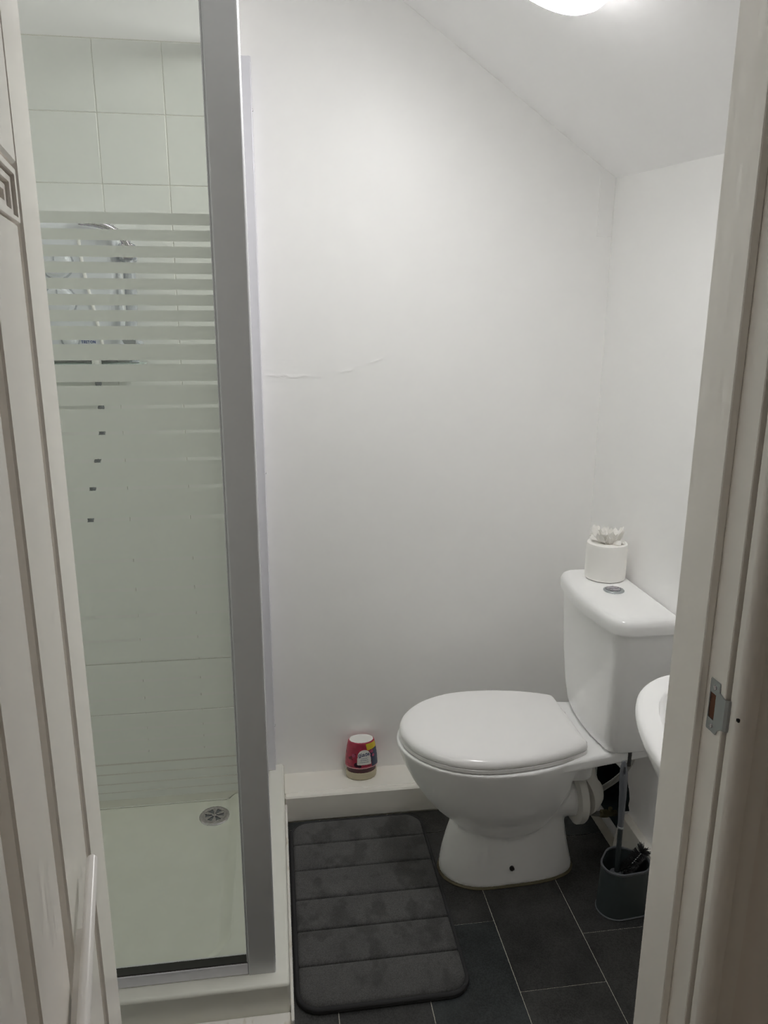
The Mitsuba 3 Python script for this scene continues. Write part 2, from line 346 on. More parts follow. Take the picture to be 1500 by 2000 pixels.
sg = trimesh.Trimesh([[-.059, 1.391, .149], [-.059, 2.0, .149], [-.059, 2.0, 2.031], [-.059, 1.391, 2.031]], [[0, 1, 2], [0, 2, 3]], process=False)
put('side_pane', sg, 'm_glass', E_)
# frosted bands of the front pane (z of the upper and the lower edge of each clear gap, top to bottom)
def pix_z(py, px=299):
    d = np.array([(px-750)/1503.2, (py-1000)/1503.2, 1.0]); w = d[0]*_rt2 + d[1]*_dn2 + d[2]*_f; return CAM_H + (GY+.006)/w[1]*w[2]
gaps_px = [(439, 449), (470.7, 480.8), (503.2, 512.9), (534.5, 544.3), (565.9, 575.2), (596.9, 605.9), (627.9, 636.8), (663.7, 671.9), (703.3, 711.1), (745.1, 752.2), (790.7, 797.4), (841, 847.4), (894.4, 901.1),
           (948.5, 955.2), (1008.3, 1015.7), (1089.6, 1096), (1146.4, 1152.8), (1197.5, 1203.1), (1245.3, 1250.2), (1288.3, 1292.7), (1325.6, 1330.4), (1359.2, 1364), (1389.4, 1393.5), (1418.2, 1421.9), (1441, 1444.5), (1464.5, 1467.8), (1486, 1489), (1505.5, 1508), (1524.5, 1526.8), (1541, 1543)]
edges = [pix_z(416)] + [pix_z(v) for gpx in gaps_px for v in gpx] + [pix_z(1556)]
for k in range(0, len(edges), 2):
    put('frosted_band', quad(XL+.005, -.0925, GY+.0055, edges[k+1], edges[k]), 'm_frost', E_+'__glass_pane')

# ---------------------------------------------------------------- electric shower unit, hand shower, hose, soap dish
U = 'electric_shower'
tag(U, 'white electric shower box with two round dials on the tiled wall', 'electric shower')
ub = rect2(-.575, -.350, 1.362, 1.668, .018, 8)
um = inset_loft(ub, [(0, 0), (0, .055), (.003, .064), (.010, .070), (.02, .072)], 120); v = um.vertices.copy(); um.vertices = np.stack([v[:, 0], YT - .001 - v[:, 2], v[:, 1]], 1); um.fix_normals()
put('case', um, 'm_heater_white', U, smooth=40)
put('ridge', tube(spline([(-.425, YT-.0735, 1.665-.02), (-.418, YT-.0755, 1.55), (-.404, YT-.0755, 1.47), (-.392, YT-.0735, 1.385)], 30), .004, 8), 'm_white_plastic', U, smooth=True)
for zc, r in ((1.578, .030), (1.494, .030), (1.408, .014)):
    xd = -.478 if r > .02 else -.463
    kn = lathe([(0, 0), (r+.004, 0), (r+.004, .003), (r, .004), (r-.002, .020), (r-.006, .023), (0, .023)]); kn.apply_transform(trimesh.geometry.align_vectors([0, 0, 1], [0, -1, 0]))
    dk = put('dial', move(kn, t=(xd, YT-.0725, zc)), 'm_heater_white', U, smooth=40)
    rg = lathe([(r+.003, 0), (r+.008, 0), (r+.008, .0022), (r+.003, .0022), (r+.003, 0)]); rg.apply_transform(trimesh.geometry.align_vectors([0, 0, 1], [0, -1, 0]))
    put('ring', move(rg, t=(xd, YT-.073, zc)), 'm_heater_grey', dk, smooth=40)
    put('pointer', bx(xd-.0015, xd+.0015, YT-.0975, YT-.0953, zc+.004, zc+r-.005), 'm_heater_grey', dk)
tx = meshkit.text_mesh('TRITON', .0062, .0010, bold=True); tx.apply_transform(trimesh.transformations.rotation_matrix(math.pi/2, [1, 0, 0]))
sw = tx.bounds[1][0] - tx.bounds[0][0]
put('lettering', move(tx, t=(-.4405, YT-.0732, 1.3993)), 'm_blue_print', U, label='dark blue lettering TRITON')
# hand shower on its riser
Rn = 'hand_shower'
tag(Rn, 'grey hand shower on a short riser bar beside the electric shower', 'hand shower')
put('riser_bar', cyl((-.327, 1.955, 1.352), (-.327, 1.955, 1.640), .011, seg=24, b=.002), 'm_heater_grey', Rn, smooth=40)
put('bracket', rbox(-.344, -.310, 1.945, 1.9995, 1.585, 1.625, .005, 12), 'm_heater_grey', Rn, smooth=40)
put('bracket', rbox(-.344, -.310, 1.945, 1.9995, 1.372, 1.402, .005, 12), 'm_heater_grey', Rn, smooth=40)
put('handle', tube(spline([(-.318, 1.925, 1.59), (-.314, 1.915, 1.54), (-.317, 1.905, 1.47), (-.322, 1.895, 1.42)], 20), np.linspace(.009, .014, 20), 14), 'm_heater_grey', Rn, smooth=True)
hd = lathe([(0, 0), (.014, 0), (.017, .005), (.014, .014), (.008, .020), (0, .022)], seg=32); hd.apply_transform(trimesh.geometry.align_vectors([0, 0, 1], [0, .8, .6]))
put('spray_head', move(hd, t=(-.322, 1.875, 1.405)), 'm_heater_grey', Rn, smooth=40)
put('holder_clip', rbox(-.330, -.304, 1.905, 1.952, 1.588, 1.622, .004, 10), 'm_chrome', Rn, smooth=40)
def ribs(path, r): 
    k = np.arange(len(path)); return tube(path, r*(1 + .10*np.sin(k*math.pi/1.5)), 12)
hs = spline([(-.410, 1.93, 1.345), (-.409, 1.93, 1.25), (-.412, 1.925, 1.18), (-.432, 1.92, 1.10), (-.455, 1.91, .95), (-.43, 1.90, .82), (-.37, 1.89, .78), (-.31, 1.90, .86), (-.285, 1.92, 1.05), (-.282, 1.935, 1.30), (-.290, 1.94, 1.50), (-.300, 1.94, 1.585), (-.318, 1.925, 1.632), (-.352, 1.925, 1.655), (-.395, 1.935, 1.672)], 500)
lower = hs[:150]; upper = spline([(-.418, 1.92, 1.6695), (-.385, 1.905, 1.664), (-.345, 1.905, 1.650), (-.322, 1.91, 1.628), (-.313, 1.915, 1.600)], 140)
put('shower_hose', cat_(ribs(lower, .0075), ), 'm_grey_dark', None, smooth=True, label='dark ribbed shower hose hanging below the electric shower', cat='hose')
put('hose_tail', ribs(upper, .0085), 'm_chrome', Rn, smooth=True, label='ribbed chrome hose end curving over the box')
put('outlet', cyl((-.410, 1.93, 1.3385), (-.410, 1.93, 1.363), .013, .010, seg=20), 'm_white_plastic', U, smooth=40)
sd = inset_loft(rect2(-.56, -.312, 1.895, 1.9985, .02, 8), [(.006, 1.3495), (.0, 1.352), (0, 1.3605), (.004, 1.3605)], 120)
put('soap_shelf', to_tm(to_mf(inset_loft(rect2(-.56, -.302, 1.90, 1.9985, .02, 8), [(.004, 1.3465), (.0, 1.349), (0, 1.3515)], 120)) - to_mf(cyl((-.410, 1.93, 1.2), (-.410, 1.93, 1.5), .016)) - to_mf(cyl((-.327, 1.955, 1.2), (-.327, 1.955, 1.5), .0115))), 'm_soapdish', None, smooth=35, label='narrow green grey shelf just below the electric shower', cat='shelf')

# ---------------------------------------------------------------- ceiling lamp
nrm = -np.array([.668, -.065, 1.0]); nrm /= np.linalg.norm(nrm)
lc = np.array([.468, 1.392, ceil_z(.468, 1.392)]); LR = trimesh.geometry.align_vectors([0, 0, 1], nrm)
def lampmesh(prof):
    m = lathe(prof, seg=64); m.apply_transform(LR); m.apply_translation(lc); return m
put('base', lampmesh([(0, .0005), (.143, .0005), (.146, .003), (.146, .010), (0, .010)]), 'm_lamp_body', 'ceiling_lamp', smooth=40)
dk = put('diffuser', lampmesh([(.1455, .0565), (.142, .0605), (.13, .0640), (.10, .067), (.05, .069), (0, .0695)]), 'm_lamp_body', 'ceiling_lamp', smooth=40)
scene[dk]['emitter'] = {'type': 'area', 'radiance': C(*LAMP_RADIANCE)}
dk = put('diffuser_rim', lampmesh([(.0, .0105), (.148, .0105), (.152, .016), (.152, .046), (.150, .052), (.1455, .0565)]), 'm_lamp_body', 'ceiling_lamp', smooth=40)
scene[dk]['emitter'] = {'type': 'area', 'radiance': C(*[.15*v for v in LAMP_RADIANCE])}
tag('ceiling_lamp', 'round white glowing lamp on the sloping ceiling', 'lamp')

# ---------------------------------------------------------------- toilet
TY = 1.75
def egg(xf, xb, w, xc, n=120, nb=2.6, wb=None):
    """closed outline: elliptical nose to -x, squarer tail to +x"""
    a = np.linspace(0, 2*math.pi, n, endpoint=False); c, s = np.cos(a), np.sin(a)
    x = np.where(c < 0, xc + (xc-xf)*c, xc + (xb-xc)*np.sign(c)*np.abs(c)**(2/nb)); y = w*np.where(c < 0, s, np.sign(s)*np.abs(s)**(2/nb)); return x, y
def oval_ring(xf, xb, w, z, xc=None, nb=2.6):
    xc = xf + .55*(xb-xf) if xc is None else xc; x, y = egg(xf, xb, w, xc, nb=nb); return np.c_[x, TY + y, np.full(len(x), z)]
bowl = loft([oval_ring(.492, .690, .055, .10, .56), oval_ring(.452, .700, .082, .15, .56), oval_ring(.424, .710, .100, .178, .56), oval_ring(.392, .722, .122, .207, .56), oval_ring(.358, .736, .144, .25, .55), oval_ring(.327, .75, .163, .30, .54),
             oval_ring(.303, .758, .178, .35, .535), oval_ring(.292, .762, .186, .385, .53), oval_ring(.289, .763, .188, .397, .53), oval_ring(.291, .762, .187, .402, .53)])
ped = loft([oval_ring(.409, .772, .089, .0008, .52, 3.2), oval_ring(.408, .771, .088, .02, .52, 3.2), oval_ring(.413, .762, .083, .06, .52, 3.0), oval_ring(.426, .752, .075, .117, .53, 2.8), oval_ring(.440, .748, .072, .16, .54, 2.6), oval_ring(.45, .748, .074, .22, .55, 2.6), oval_ring(.46, .75, .08, .30, .56, 2.6), oval_ring(.5, .75, .08, .37, .56, 2.6)])
S = m3.Manifold.sphere
def cap(p, r, q, s, seg=40): return m3.Manifold.batch_hull([S(r, seg).translate(list(p)), S(s, seg).translate(list(q))])
trap = cap((.565, TY, .285), .088, (.66, TY, .24), .075) + cap((.62, TY, .235), .078, (.69, TY, .2), .062) + cap((.70, TY, .30), .07, (.70, TY, .22), .06)
pan = to_mf(bowl) + to_mf(ped) + trap
deck = m3.Manifold.batch_hull([S(.010, 20).translate([x, TY+sg_*(hw-.010), z]) for x, hw in ((.60, .176), (.795, .134), (.923, .118)) for sg_ in (-1, 1) for z in (.382, .3945)]) + to_mf(rbox(.69, .80, TY-.07, TY+.07, .28, .39, .02, 20))
outlet = to_mf(cyl((.70, TY, .197), (.785, TY, .197), .052, seg=48))
pan = (pan + deck + outlet)
pan = pan.refine_to_length(.009)
pm = to_tm(pan); pm = trimesh.Trimesh(pm.vertices, pm.faces, process=True)
trimesh.smoothing.filter_taubin(pm, lamb=.5, nu=.51, iterations=24)
pm.vertices[:, 2] = np.maximum(pm.vertices[:, 2], .0008)
put('pan', pm, 'm_ceramic', 'toilet', smooth=True)
put('floor_seal', loft([oval_ring(.403, .777, .094, .0003, .52, 3.2), oval_ring(.403, .777, .094, .002, .52, 3.2), oval_ring(.407, .773, .090, .0055, .52, 3.2), oval_ring(.415, .765, .082, .0055, .52, 3.2)]), 'm_caulk_dark', 'toilet', smooth=30, label='dirty sealant line around the foot')
bh = cyl((.584, TY-.0885, .0525), (.584, TY-.070, .0535), .0062, seg=20); put('screw_hole', bh, 'm_dark_hole', 'toilet', label='small dark screw hole in the foot')
# seat and lid
def seat_ring(d, z, drop=0):
    xf, xb, w, xc = .2965, .752, .184, .515; x, y = [], []
    a = np.linspace(0, 2*math.pi, 160, endpoint=False)
    P = []
    for t in a:
        c, s = math.cos(t), math.sin(t)
        if c < 0: P.append((xc + (xc-xf)*c, w*s))
        else:  # narrowing tail that ends in a straight edge
            P.append((xc + (xb-xc+.09)*c, w*s))
    pol = Polygon(P).intersection(sbox(0, -1, xb, 1)).buffer(-.016).buffer(.016, quad_segs=8)
    o = ring_of(pol, 220); e = pol.buffer(-d).exterior if d > 0 else pol.exterior
    q = np.array([e.interpolate(e.project(Point(b))).coords[0] for b in o]); return np.c_[q[:, 0], TY + q[:, 1], np.full(len(q), z)]
put('seat', loft([seat_ring(.003, .4045), seat_ring(.0, .406), seat_ring(.0, .4145), seat_ring(.002, .4158)]), 'm_seat', 'toilet', smooth=40)
put('lid', loft([seat_ring(.0012, .4166), seat_ring(.0, .418), seat_ring(.0, .4245), seat_ring(.002, .4300), seat_ring(.006, .4345), seat_ring(.012, .4378), seat_ring(.022, .4405), seat_ring(.04, .4425), seat_ring(.07, .4440), seat_ring(.11, .4448)]), 'm_seat', 'toilet', smooth=40)
for s in (-1, 1): put('hinge', cyl((.758, TY+s*.075-.018, .4125), (.758, TY+s*.075+.018, .4125), .0058, seg=24, b=.001), 'm_seat', 'toilet', smooth=40)
# cistern: tapering tub with a bowed front, lid, button
CY = 1.748
def cis(hw, x0, z, r=.05, bow=.016):
    n = 24; ys = np.linspace(-hw, hw, n); fr = [(x0 + bow*(y/hw)**2, y) for y in ys]
    pol = Polygon(fr + [(.929, hw), (.929, -hw)]).buffer(-r*.6).buffer(r*.6, quad_segs=12)
    pol = pol.union(sbox(.89, -hw, .929, hw)).buffer(0)
    q = ring_of(pol, 200); return np.c_[q[:, 0], CY + q[:, 1], np.full(200, z)]
put('cistern', loft([cis(.134, .795, .4062), cis(.1385, .7905, .4072), cis(.1415, .787, .411), cis(.147, .781, .43), cis(.156, .775, .48), cis(.168, .770, .56), cis(.178, .765, .68), cis(.182, .763, .741), cis(.176, .769, .742), cis(.176, .769, .7461)]), 'm_ceramic', 'toilet', smooth=40)
def lidr(d, z):
    n = 30; hw = .196; ys = np.linspace(-hw, hw, n); fr = [(.748 + .026*(y/hw)**2, y) for y in ys]
    pol = Polygon(fr + [(.934, hw), (.934, -hw)]).buffer(-.045).buffer(.045, quad_segs=14).union(sbox(.885, -hw+.0, .934, hw)).buffer(-.012).buffer(.012, quad_segs=8)
    o = ring_of(pol, 240); e = pol.buffer(-d).exterior if d > 0 else pol.exterior
    q = np.array([e.interpolate(e.project(Point(b))).coords[0] for b in o]); return np.c_[q[:, 0], CY + q[:, 1], np.full(len(q), z)]
put('cistern_lid', loft([lidr(.03, .7462), lidr(.0005, .7462), lidr(0, .7475), lidr(0, .757), lidr(0, .766), lidr(.002, .7735), lidr(.006, .7790), lidr(.012, .7825), lidr(.02, .7843), lidr(.03, .785)]), 'm_ceramic', 'toilet', smooth=40)
fb = put('flush_button', lathe([(.0, .7852), (.026, .7852), (.026, .7872), (.0245, .7885), (0, .7885)], (.847, 1.753, 0)), 'm_zinc', 'toilet', smooth=40, label='grey round two-part flush button')
hb = Point(0, 0).buffer(.0185, 24)
put('half_button', move(extr(hb.intersection(sbox(-.03, .0015, .03, .03)).union(hb.intersection(sbox(-.03, -.03, .03, .0015)).buffer(-.004)), .0012), t=(.847, 1.756, .7885)), 'm_steel', fb)
put('groove', cat_(extr(hb.boundary.buffer(.0012), .0006)).apply_translation((.847, 1.756, .7885)), 'm_grey_dark', fb)
put('fixing_bolt', cyl((.862, 1.60+.02, .362), (.862, 1.62, .4065), .0045, seg=14), 'm_rubber', 'toilet', label='dark bolt below the cistern')
tag('toilet', 'white close-coupled toilet with closed lid and corner cistern', 'toilet')

# ---------------------------------------------------------------- plumbing behind the toilet
W = 'waste_pipe'
tag(W, 'white plastic waste connector between toilet and wall hole', 'pipe')
put('collar', lathe([(.053, 0), (.069, 0), (.075, .004), (.075, .020), (.071, .026), (.053, .026), (.053, 0)]).apply_transform(trimesh.geometry.align_vectors([0, 0, 1], [1, 0, 0])).apply_translation((.770, TY, .197)), 'm_pipe_white', W, smooth=40)
sl = spline([(.7965, TY, .197), (.806, TY+.004, .197), (.818, TY+.030, .197), (.830, TY+.07, .195), (.850, TY+.13, .19), (.90, TY+.21, .185), (1.0, TY+.26, .175)], 40)
put('sleeve', tube(sl, np.interp(np.arange(40), [0, 3, 5, 39], [.058, .052, .044, .040]), 40), 'm_pipe_white', W, smooth=40)
hp = spline([(.906, 1.672, .405), (.906, 1.676, .37), (.905, 1.69, .33), (.900, 1.74, .248), (.878, 1.79, .180), (.860, 1.825, .130), (.858, 1.842, .095), (.868, 1.852, .066), (.892, 1.858, .050), (.912, 1.86, .046)], 160)
put('hose', tube(hp, .0075, 12), 'm_hose', 'water_hose', smooth=True)
put('nut', cyl((.906, 1.671, .372), (.906, 1.671, .404), .013, seg=6), 'm_steel', 'water_hose')
put('wing_nut', cyl((.906, 1.676, .352), (.906, 1.673, .371), .011, seg=12), 'm_zinc', 'water_hose')
tag('water_hose', 'braided grey water hose curling from cistern to brass valve', 'hose')
put('body', cat_(cyl((.910, 1.86, .0455), (.965, 1.862, .042), .0085, seg=16), cyl((.918, 1.860, .0455), (.936, 1.861, .044), .0125, seg=6), cyl((.945, 1.861, .043), (.945, 1.861, .062), .006, seg=12)), 'm_brass', 'valve', smooth=30)
tag('valve', 'small dull brass valve on the floor by the wall hole', 'valve')

# ---------------------------------------------------------------- things on the cistern
rc = (.866, 1.853)
put('paper', lathe([(.021, .7855), (.049, .7855), (.0525, .788), (.053, .795), (.053, .876), (.0515, .883), (.047, .8845), (.024, .8835), (.021, .880), (.021, .7855)], (rc[0], rc[1], 0), 64), 'm_tissue', 'toilet_roll', smooth=40)
put('core', lathe([(.0185, .786), (.0207, .786), (.0207, .882), (.0185, .882), (.0185, .786)], (rc[0], rc[1], 0), 32), 'm_core', 'toilet_roll', smooth=40)
tag('toilet_roll', 'white toilet roll standing upright on the cistern lid', 'toilet roll')
cr = []
for k in range(15):                                      # crumpled sheet: pointed curled petals pulled up out of the core
    a0 = k*2*math.pi/15 + rng.normal(0, .15); rr = .016 + .026*rng.random(); hh = .034 + .034*rng.random(); n, m_ = 7, 6; P = []
    for i in range(n):
        u = i/(n-1)
        for j in range(m_):
            q = j/(m_-1)-.5; w = q*(.012 + .016*math.sin(math.pi*min(u*1.15, 1)*.62)); rad = .004 + rr*u**.8 + .0035*math.sin(7*u+k+5*q) + .003*math.sin(11*q+2.3*k); zz = .872 + hh*u*(1 - .30*abs(q)*(1+math.sin(3.1*k))) + .0045*u*math.sin(13*q+1.7*k)
            if k % 3 == 1 and u > .55: zz -= .016*(u-.55)/.45
            P.append((rc[0] + rad*math.cos(a0) - w*math.sin(a0), rc[1] + rad*math.sin(a0) + w*math.cos(a0), zz))
    F = [[i*m_+j, i*m_+j+1, (i+1)*m_+j+1] for i in range(n-1) for j in range(m_-1)] + [[i*m_+j, (i+1)*m_+j+1, (i+1)*m_+j] for i in range(n-1) for j in range(m_-1)]
    cr.append(trimesh.Trimesh(P, F, process=False))
cr.append(cyl((rc[0], rc[1], .80), (rc[0], rc[1], .886), .015, .017, seg=12))
put('tissue_tuft', cat_(*cr), 'm_tissue', None, smooth=50, label='crumpled tissue tuft sticking up out of the toilet roll', cat='tissue')

# ---------------------------------------------------------------- air freshener on the ledge
A = 'air_freshener'; ac = np.array([.234, 2.0985, .0835])
def ov(rx, ry, z, n=72):
    a = np.linspace(0, 2*math.pi, n, endpoint=False); return np.c_[ac[0] + rx*np.cos(a), ac[1] + ry*np.sin(a), np.full(n, ac[2] + z)]
put('base', loft([ov(.044, .032, .0), ov(.0465, .034, .002), ov(.0475, .035, .012), ov(.0475, .035, .021), ov(.045, .033, .0235)]), 'm_fresh_base', A, smooth=40, label='beige base')
put('cup', loft([ov(.0435, .0315, .023), ov(.045, .033, .035), ov(.0455, .0332, .041)]), 'm_fresh_cup', A, smooth=40, label='dark maroon cup')
put('cover_rim', loft([ov(.0495, .0355, .0400), ov(.0502, .036, .0415), ov(.0496, .0355, .0436), ov(.046, .033, .0438)]), 'm_fresh_rim', A, smooth=40)
def cone(u):  # u 0..1 up the cover -> rx, ry, z
    return .0496 - .0096*u + .002*math.sin(math.pi*u), .0348 - .0065*u + .0015*math.sin(math.pi*u), .0438 + .078*u
cv = put('cover', loft([ov(*cone(u)) for u in np.linspace(0, .97, 12)] + [ov(.0388, .0272, .1222), ov(.0370, .0258, .1232)]), 'm_fresh_cover', A, smooth=40, label='red translucent-looking cover with berry print')
put('cover_top', loft([ov(.0366, .0254, .1233), ov(.0366, .0254, .1241), ov(.035, .024, .1246)]), 'm_fresh_white', A, smooth=30, label='white oval top')
def wrap(m, off):
    """bend a flat (s, t, depth) mesh onto the front of the cover: s metres round from the middle, t metres up, depth outwards"""
    v = m.vertices.copy(); out = []
    for s, t, d in v:
        rx, ry, z = cone(t/.078); a = -math.pi/2 + s/.043; nx, ny = math.cos(a)/rx, math.sin(a)/ry; L = math.hypot(nx, ny)
        out.append((ac[0] + rx*math.cos(a) + (d+off)*nx/L, ac[1] + ry*math.sin(a) + (d+off)*ny/L, ac[2] + z))
    m = m.copy(); m.vertices = np.array(out); m.fix_normals(); return m
def patch(poly, th=.0005, fine=.003):
    m = extr(poly, th); m = m.subdivide_to_size(fine, max_iter=8) if hasattr(m, 'subdivide_to_size') else m; return m
badge = Point(.005, .040).buffer(.0185, 20).union(sbox(-.0125, .012, .0225, .032).buffer(.002)).buffer(0)
put('blue_panel', wrap(patch(Polygon([(.028, .000), (.060, .000), (.058, .062), (.0245, .058), (.025, .03)])), .0002), 'm_fresh_blue', cv)
put('badge', wrap(patch(badge), .0006), 'm_fresh_white', cv, label='white label reading glade')
put('yellow_flash', wrap(patch(Polygon([(.0145, .056), (.056, .059), (.056, .0765), (.0110, .0765)])), .0007), 'm_fresh_yellow', cv, label='yellow flash')
gt = meshkit.text_mesh('glade', .0115, .0003, bold=True); gt.apply_translation((-gt.bounds[:, 0].mean(), 0, 0)); gt.apply_scale([.80, 1, 1]); gt.apply_transform(trimesh.transformations.rotation_matrix(.10, [0, 0, 1]))
put('lettering', wrap(move(gt, t=(.0052, .0385, 0)), .0012), 'm_ink', cv, label='dark blue script lettering glade')
for q, (l, t) in enumerate(((.018, .0305), (.021, .0245), (.025, .0180))): put('small_print', wrap(patch(sbox(.005-l/2, t, .005+l/2, t+.0022)), .0010), 'm_ink_grey', cv)
for (s, t, r, mm) in ((-.016, .010, .0075, 'm_fresh_berry'), (-.008, .005, .005, 'm_fresh_berry'), (.030, .050, .006, 'm_fresh_pink'), (.034, .036, .005, 'm_fresh_pink'), (-.026, .040, .006, 'm_fresh_pink'), (.025, .020, .004, 'm_fresh_berry')):
    put('berry', wrap(patch(Point(s, t).buffer(r, 8)), .0004), mm, cv)
tag(A, 'small red oval air freshener tub on the white ledge', 'air freshener')

# ---------------------------------------------------------------- bath mat
mx0, mx1, my0, my1 = .0065, .4005, 1.343, 1.987
ol = rect2(mx0, mx1, my0, my1, .055, 12)
put('backing', inset_loft(ol, [(.003, .0006), (.0, .002), (.0, .0065), (.004, .0085)], 260), 'm_mat_edge', 'bath_mat', smooth=40)
er = ring_of(ol.buffer(-.0055), 260); put('edging', tube(np.c_[er, np.full(260, .0085)], .0056, 10, closed=True), 'm_mat_edge', 'bath_mat', smooth=True)
inner = ol.buffer(-.009); seams = [1.30, 1.4630, 1.5680, 1.6720, 1.7795, 1.8835, 2.05]
for a, b in zip(seams[:-1], seams[1:]):
    pz = inner.intersection(sbox(0, a+.0013, 1, b-.0013)).buffer(-.004).buffer(.004, quad_segs=4)
    put('padded_panel', inset_loft(pz, [(.0, .0075), (.0, .0110), (.0018, .0145), (.005, .0172), (.010, .0188), (.018, .0198), (.03, .0203), (.04, .0204)], 240), 'm_mat', 'bath_mat', smooth=True)
tag('bath_mat', 'dark grey plush bath mat with six padded bands', 'bath mat')

# ---------------------------------------------------------------- toilet brush
hc = (.838, 1.562)
hol = Polygon([(hc[0]-.018, hc[1]-.012), (hc[0]+.028, hc[1]-.008), (hc[0]+.002, hc[1]+.012)]).buffer(.043, quad_segs=20)
hr = ring_of(hol, 120); 
def hring(sc, z): return np.c_[hc[0] + (hr[:, 0]-hc[0])*sc, hc[1] + (hr[:, 1]-hc[1])*sc, np.full(120, z)]
put('cup', loft([hring(1.03, .004), hring(1.02, .03), hring(.98, .09), hring(.96, .128), hring(.91, .128), hring(.90, .06), hring(.88, .02)]), 'm_brush_holder', 'toilet_brush_holder', smooth=40)
put('base_lip', loft([hring(1.05, .0004), hring(1.07, .0015), hring(1.07, .0045), hring(1.03, .0055)]), 'm_rim_grey', 'toilet_brush_holder', smooth=40)
put('rim', loft([hring(.97, .1265), hring(.985, .129), hring(.975, .132), hring(.90, .132), hring(.885, .129), hring(.90, .1265), hring(.97, .1265)], False, False), 'm_rim_grey', 'toilet_brush_holder', smooth=40)
tag('toilet_brush_holder', 'dark grey open toilet brush pot on the floor by the skirting', 'brush holder')
B = 'toilet_brush'; bxx, byy = .822, 1.556
put('stem', cyl((bxx, byy, .07), (bxx-.001, byy, .232), .0062, seg=20), 'm_brush_dark', B, smooth=40)
put('ring', cyl((bxx-.001, byy, .232), (bxx-.001, byy, .238), .0076, seg=20, b=.001), 'm_zinc', B, smooth=40)
hr_ = [(bxx-.001, byy, .238, .0070, .0070), (bxx-.002, byy, .28, .0078, .0078), (bxx-.003, byy, .33, .0092, .0085), (bxx-.005, byy, .372, .0105, .008), (bxx-.006, byy, .388, .0100, .0075), (bxx-.007, byy, .405, .0078, .006), (bxx-.008, byy, .418, .0050, .005), (bxx-.008, byy, .421, .0022, .0022)]
a = np.linspace(0, 2*math.pi, 24, endpoint=False)
hm = loft([np.c_[x + rx*np.cos(a), y + ry*np.sin(a), np.full(24, z)] for x, y, z, rx, ry in hr_])
hm = to_tm(to_mf(hm) - to_mf(rbox(bxx-.0105, bxx-.0045, byy-.03, byy+.03, .385, .408, .0028, 12)))
put('handle', hm, 'm_brush_grey', B, smooth=40, label='grey tapering handle with a hanging slot')
put('disc', lathe([(0, .096), (.017, .096), (.019, .098), (.017, .102), (.007, .106), (0, .106)], (bxx, byy, 0)), 'm_rim_grey', B, smooth=40)
br = []
for k in range(260):
    t = rng.random(); th = rng.random()*2*math.pi; z = .03 + .055*t; L = .028 + .006*rng.random(); p0 = np.array([bxx, byy, z]); d = np.array([math.cos(th), math.sin(th), .25*rng.normal()])
    br.append(tube(np.array([p0 + d*.004, p0 + d*L*.5, p0 + d*L]), [.0009, .0009, .0005], 3))
put('bristles', cat_(*br), 'm_bristle', B, kind='stuff')
ax0, ax1 = np.array([.838, 1.552, .105]), np.array([.893, 1.566, .152]); axd = (ax1-ax0)/np.linalg.norm(ax1-ax0)
put('side_stem', cyl(ax0 - axd*.018, ax1, .004, seg=10), 'm_brush_dark', B)
u_ = np.cross(axd, [0, 0, 1.0]); u_ /= np.linalg.norm(u_); v_ = np.cross(axd, u_); b1, b2 = [], []
for k in range(1100):
    t = rng.random(); th = rng.random()*2*math.pi; p0 = ax0 + (ax1-ax0)*t; d = math.cos(th)*u_ + math.sin(th)*v_ + axd*(.15*rng.normal() + (.55 if t > .85 else 0)); L = .0165 + .0025*rng.random()
    b1.append(tube(np.array([p0 + d*.003, p0 + d*L]), [.0010, .0006], 3))
for k in range(6):                                       # pale tufts along the spine that catch the light
    p0 = ax0 + (ax1-ax0)*(.42 + .08*k); d = -.62*np.array([0, 1, 0]) + .75*np.array([0, 0, 1]); d = d - axd*np.dot(d, axd); d /= np.linalg.norm(d)
    b2.append(cyl(p0 + d*.010, p0 + d*.0178 + axd*.002, .0012, .0008, seg=6))
put('side_bristles', cat_(*b1), 'm_bristle', B, kind='stuff', label='short side brush leaning out of the pot')
put('side_tufts', cat_(*b2), 'm_bristle_white', B, kind='stuff')
tag(B, 'grey toilet brush standing in the dark pot', 'toilet brush')

# ---------------------------------------------------------------- basin on the near wall
bc = (.757, YN)
def brg(sx, sy, z, n=96, dy=0):
    a_ = np.linspace(0, math.pi, n//2); x = bc[0] + sx*np.sign(np.cos(a_))*np.abs(np.cos(a_))**.92; y = bc[1] + dy + sy*np.sin(a_)**.85
    xx = np.r_[x, np.linspace(x[-1], x[0], n//2+2)[1:-1]]; yy = np.r_[y, np.full(n//2, bc[1] + dy)]; return np.c_[xx, yy, np.full(len(xx), z)]
y0 = .0015
bas = loft([brg(.075, .13, .655, dy=y0), brg(.11, .19, .665, dy=y0), brg(.150, .28, .705, dy=y0), brg(.181, .355, .755, dy=y0), brg(.1935, .384, .785, dy=y0), brg(.197, .393, .797, dy=y0), brg(.1965, .392, .805, dy=y0), brg(.192, .386, .8105, dy=y0), brg(.184, .376, .812, dy=y0), brg(.161, .350, .8115, dy=y0), 
            brg(.154, .275, .8095, dy=.068), brg(.151, .271, .806, dy=.069), brg(.145, .262, .785, dy=.075), brg(.130, .235, .745, dy=.085), brg(.09, .16, .715, dy=.11), brg(.04, .08, .705, dy=.14)])
bas.fix_normals()
put('bowl', bas, 'm_ceramic', 'basin', smooth=40)
put('waste', cyl((.757, 1.02, .7055), (.757, 1.02, .709), .020, seg=24, b=.001), 'm_chrome', 'basin', smooth=40)
tp = cat_(cyl((.757, .895, .811), (.757, .895, .87), .016, seg=24), tube(spline([(.757, .895, .865), (.757, .93, .885), (.757, .975, .868)], 16), .010, 12), rbox(.747, .767, .87, .915, .872, .882, .003, 10))
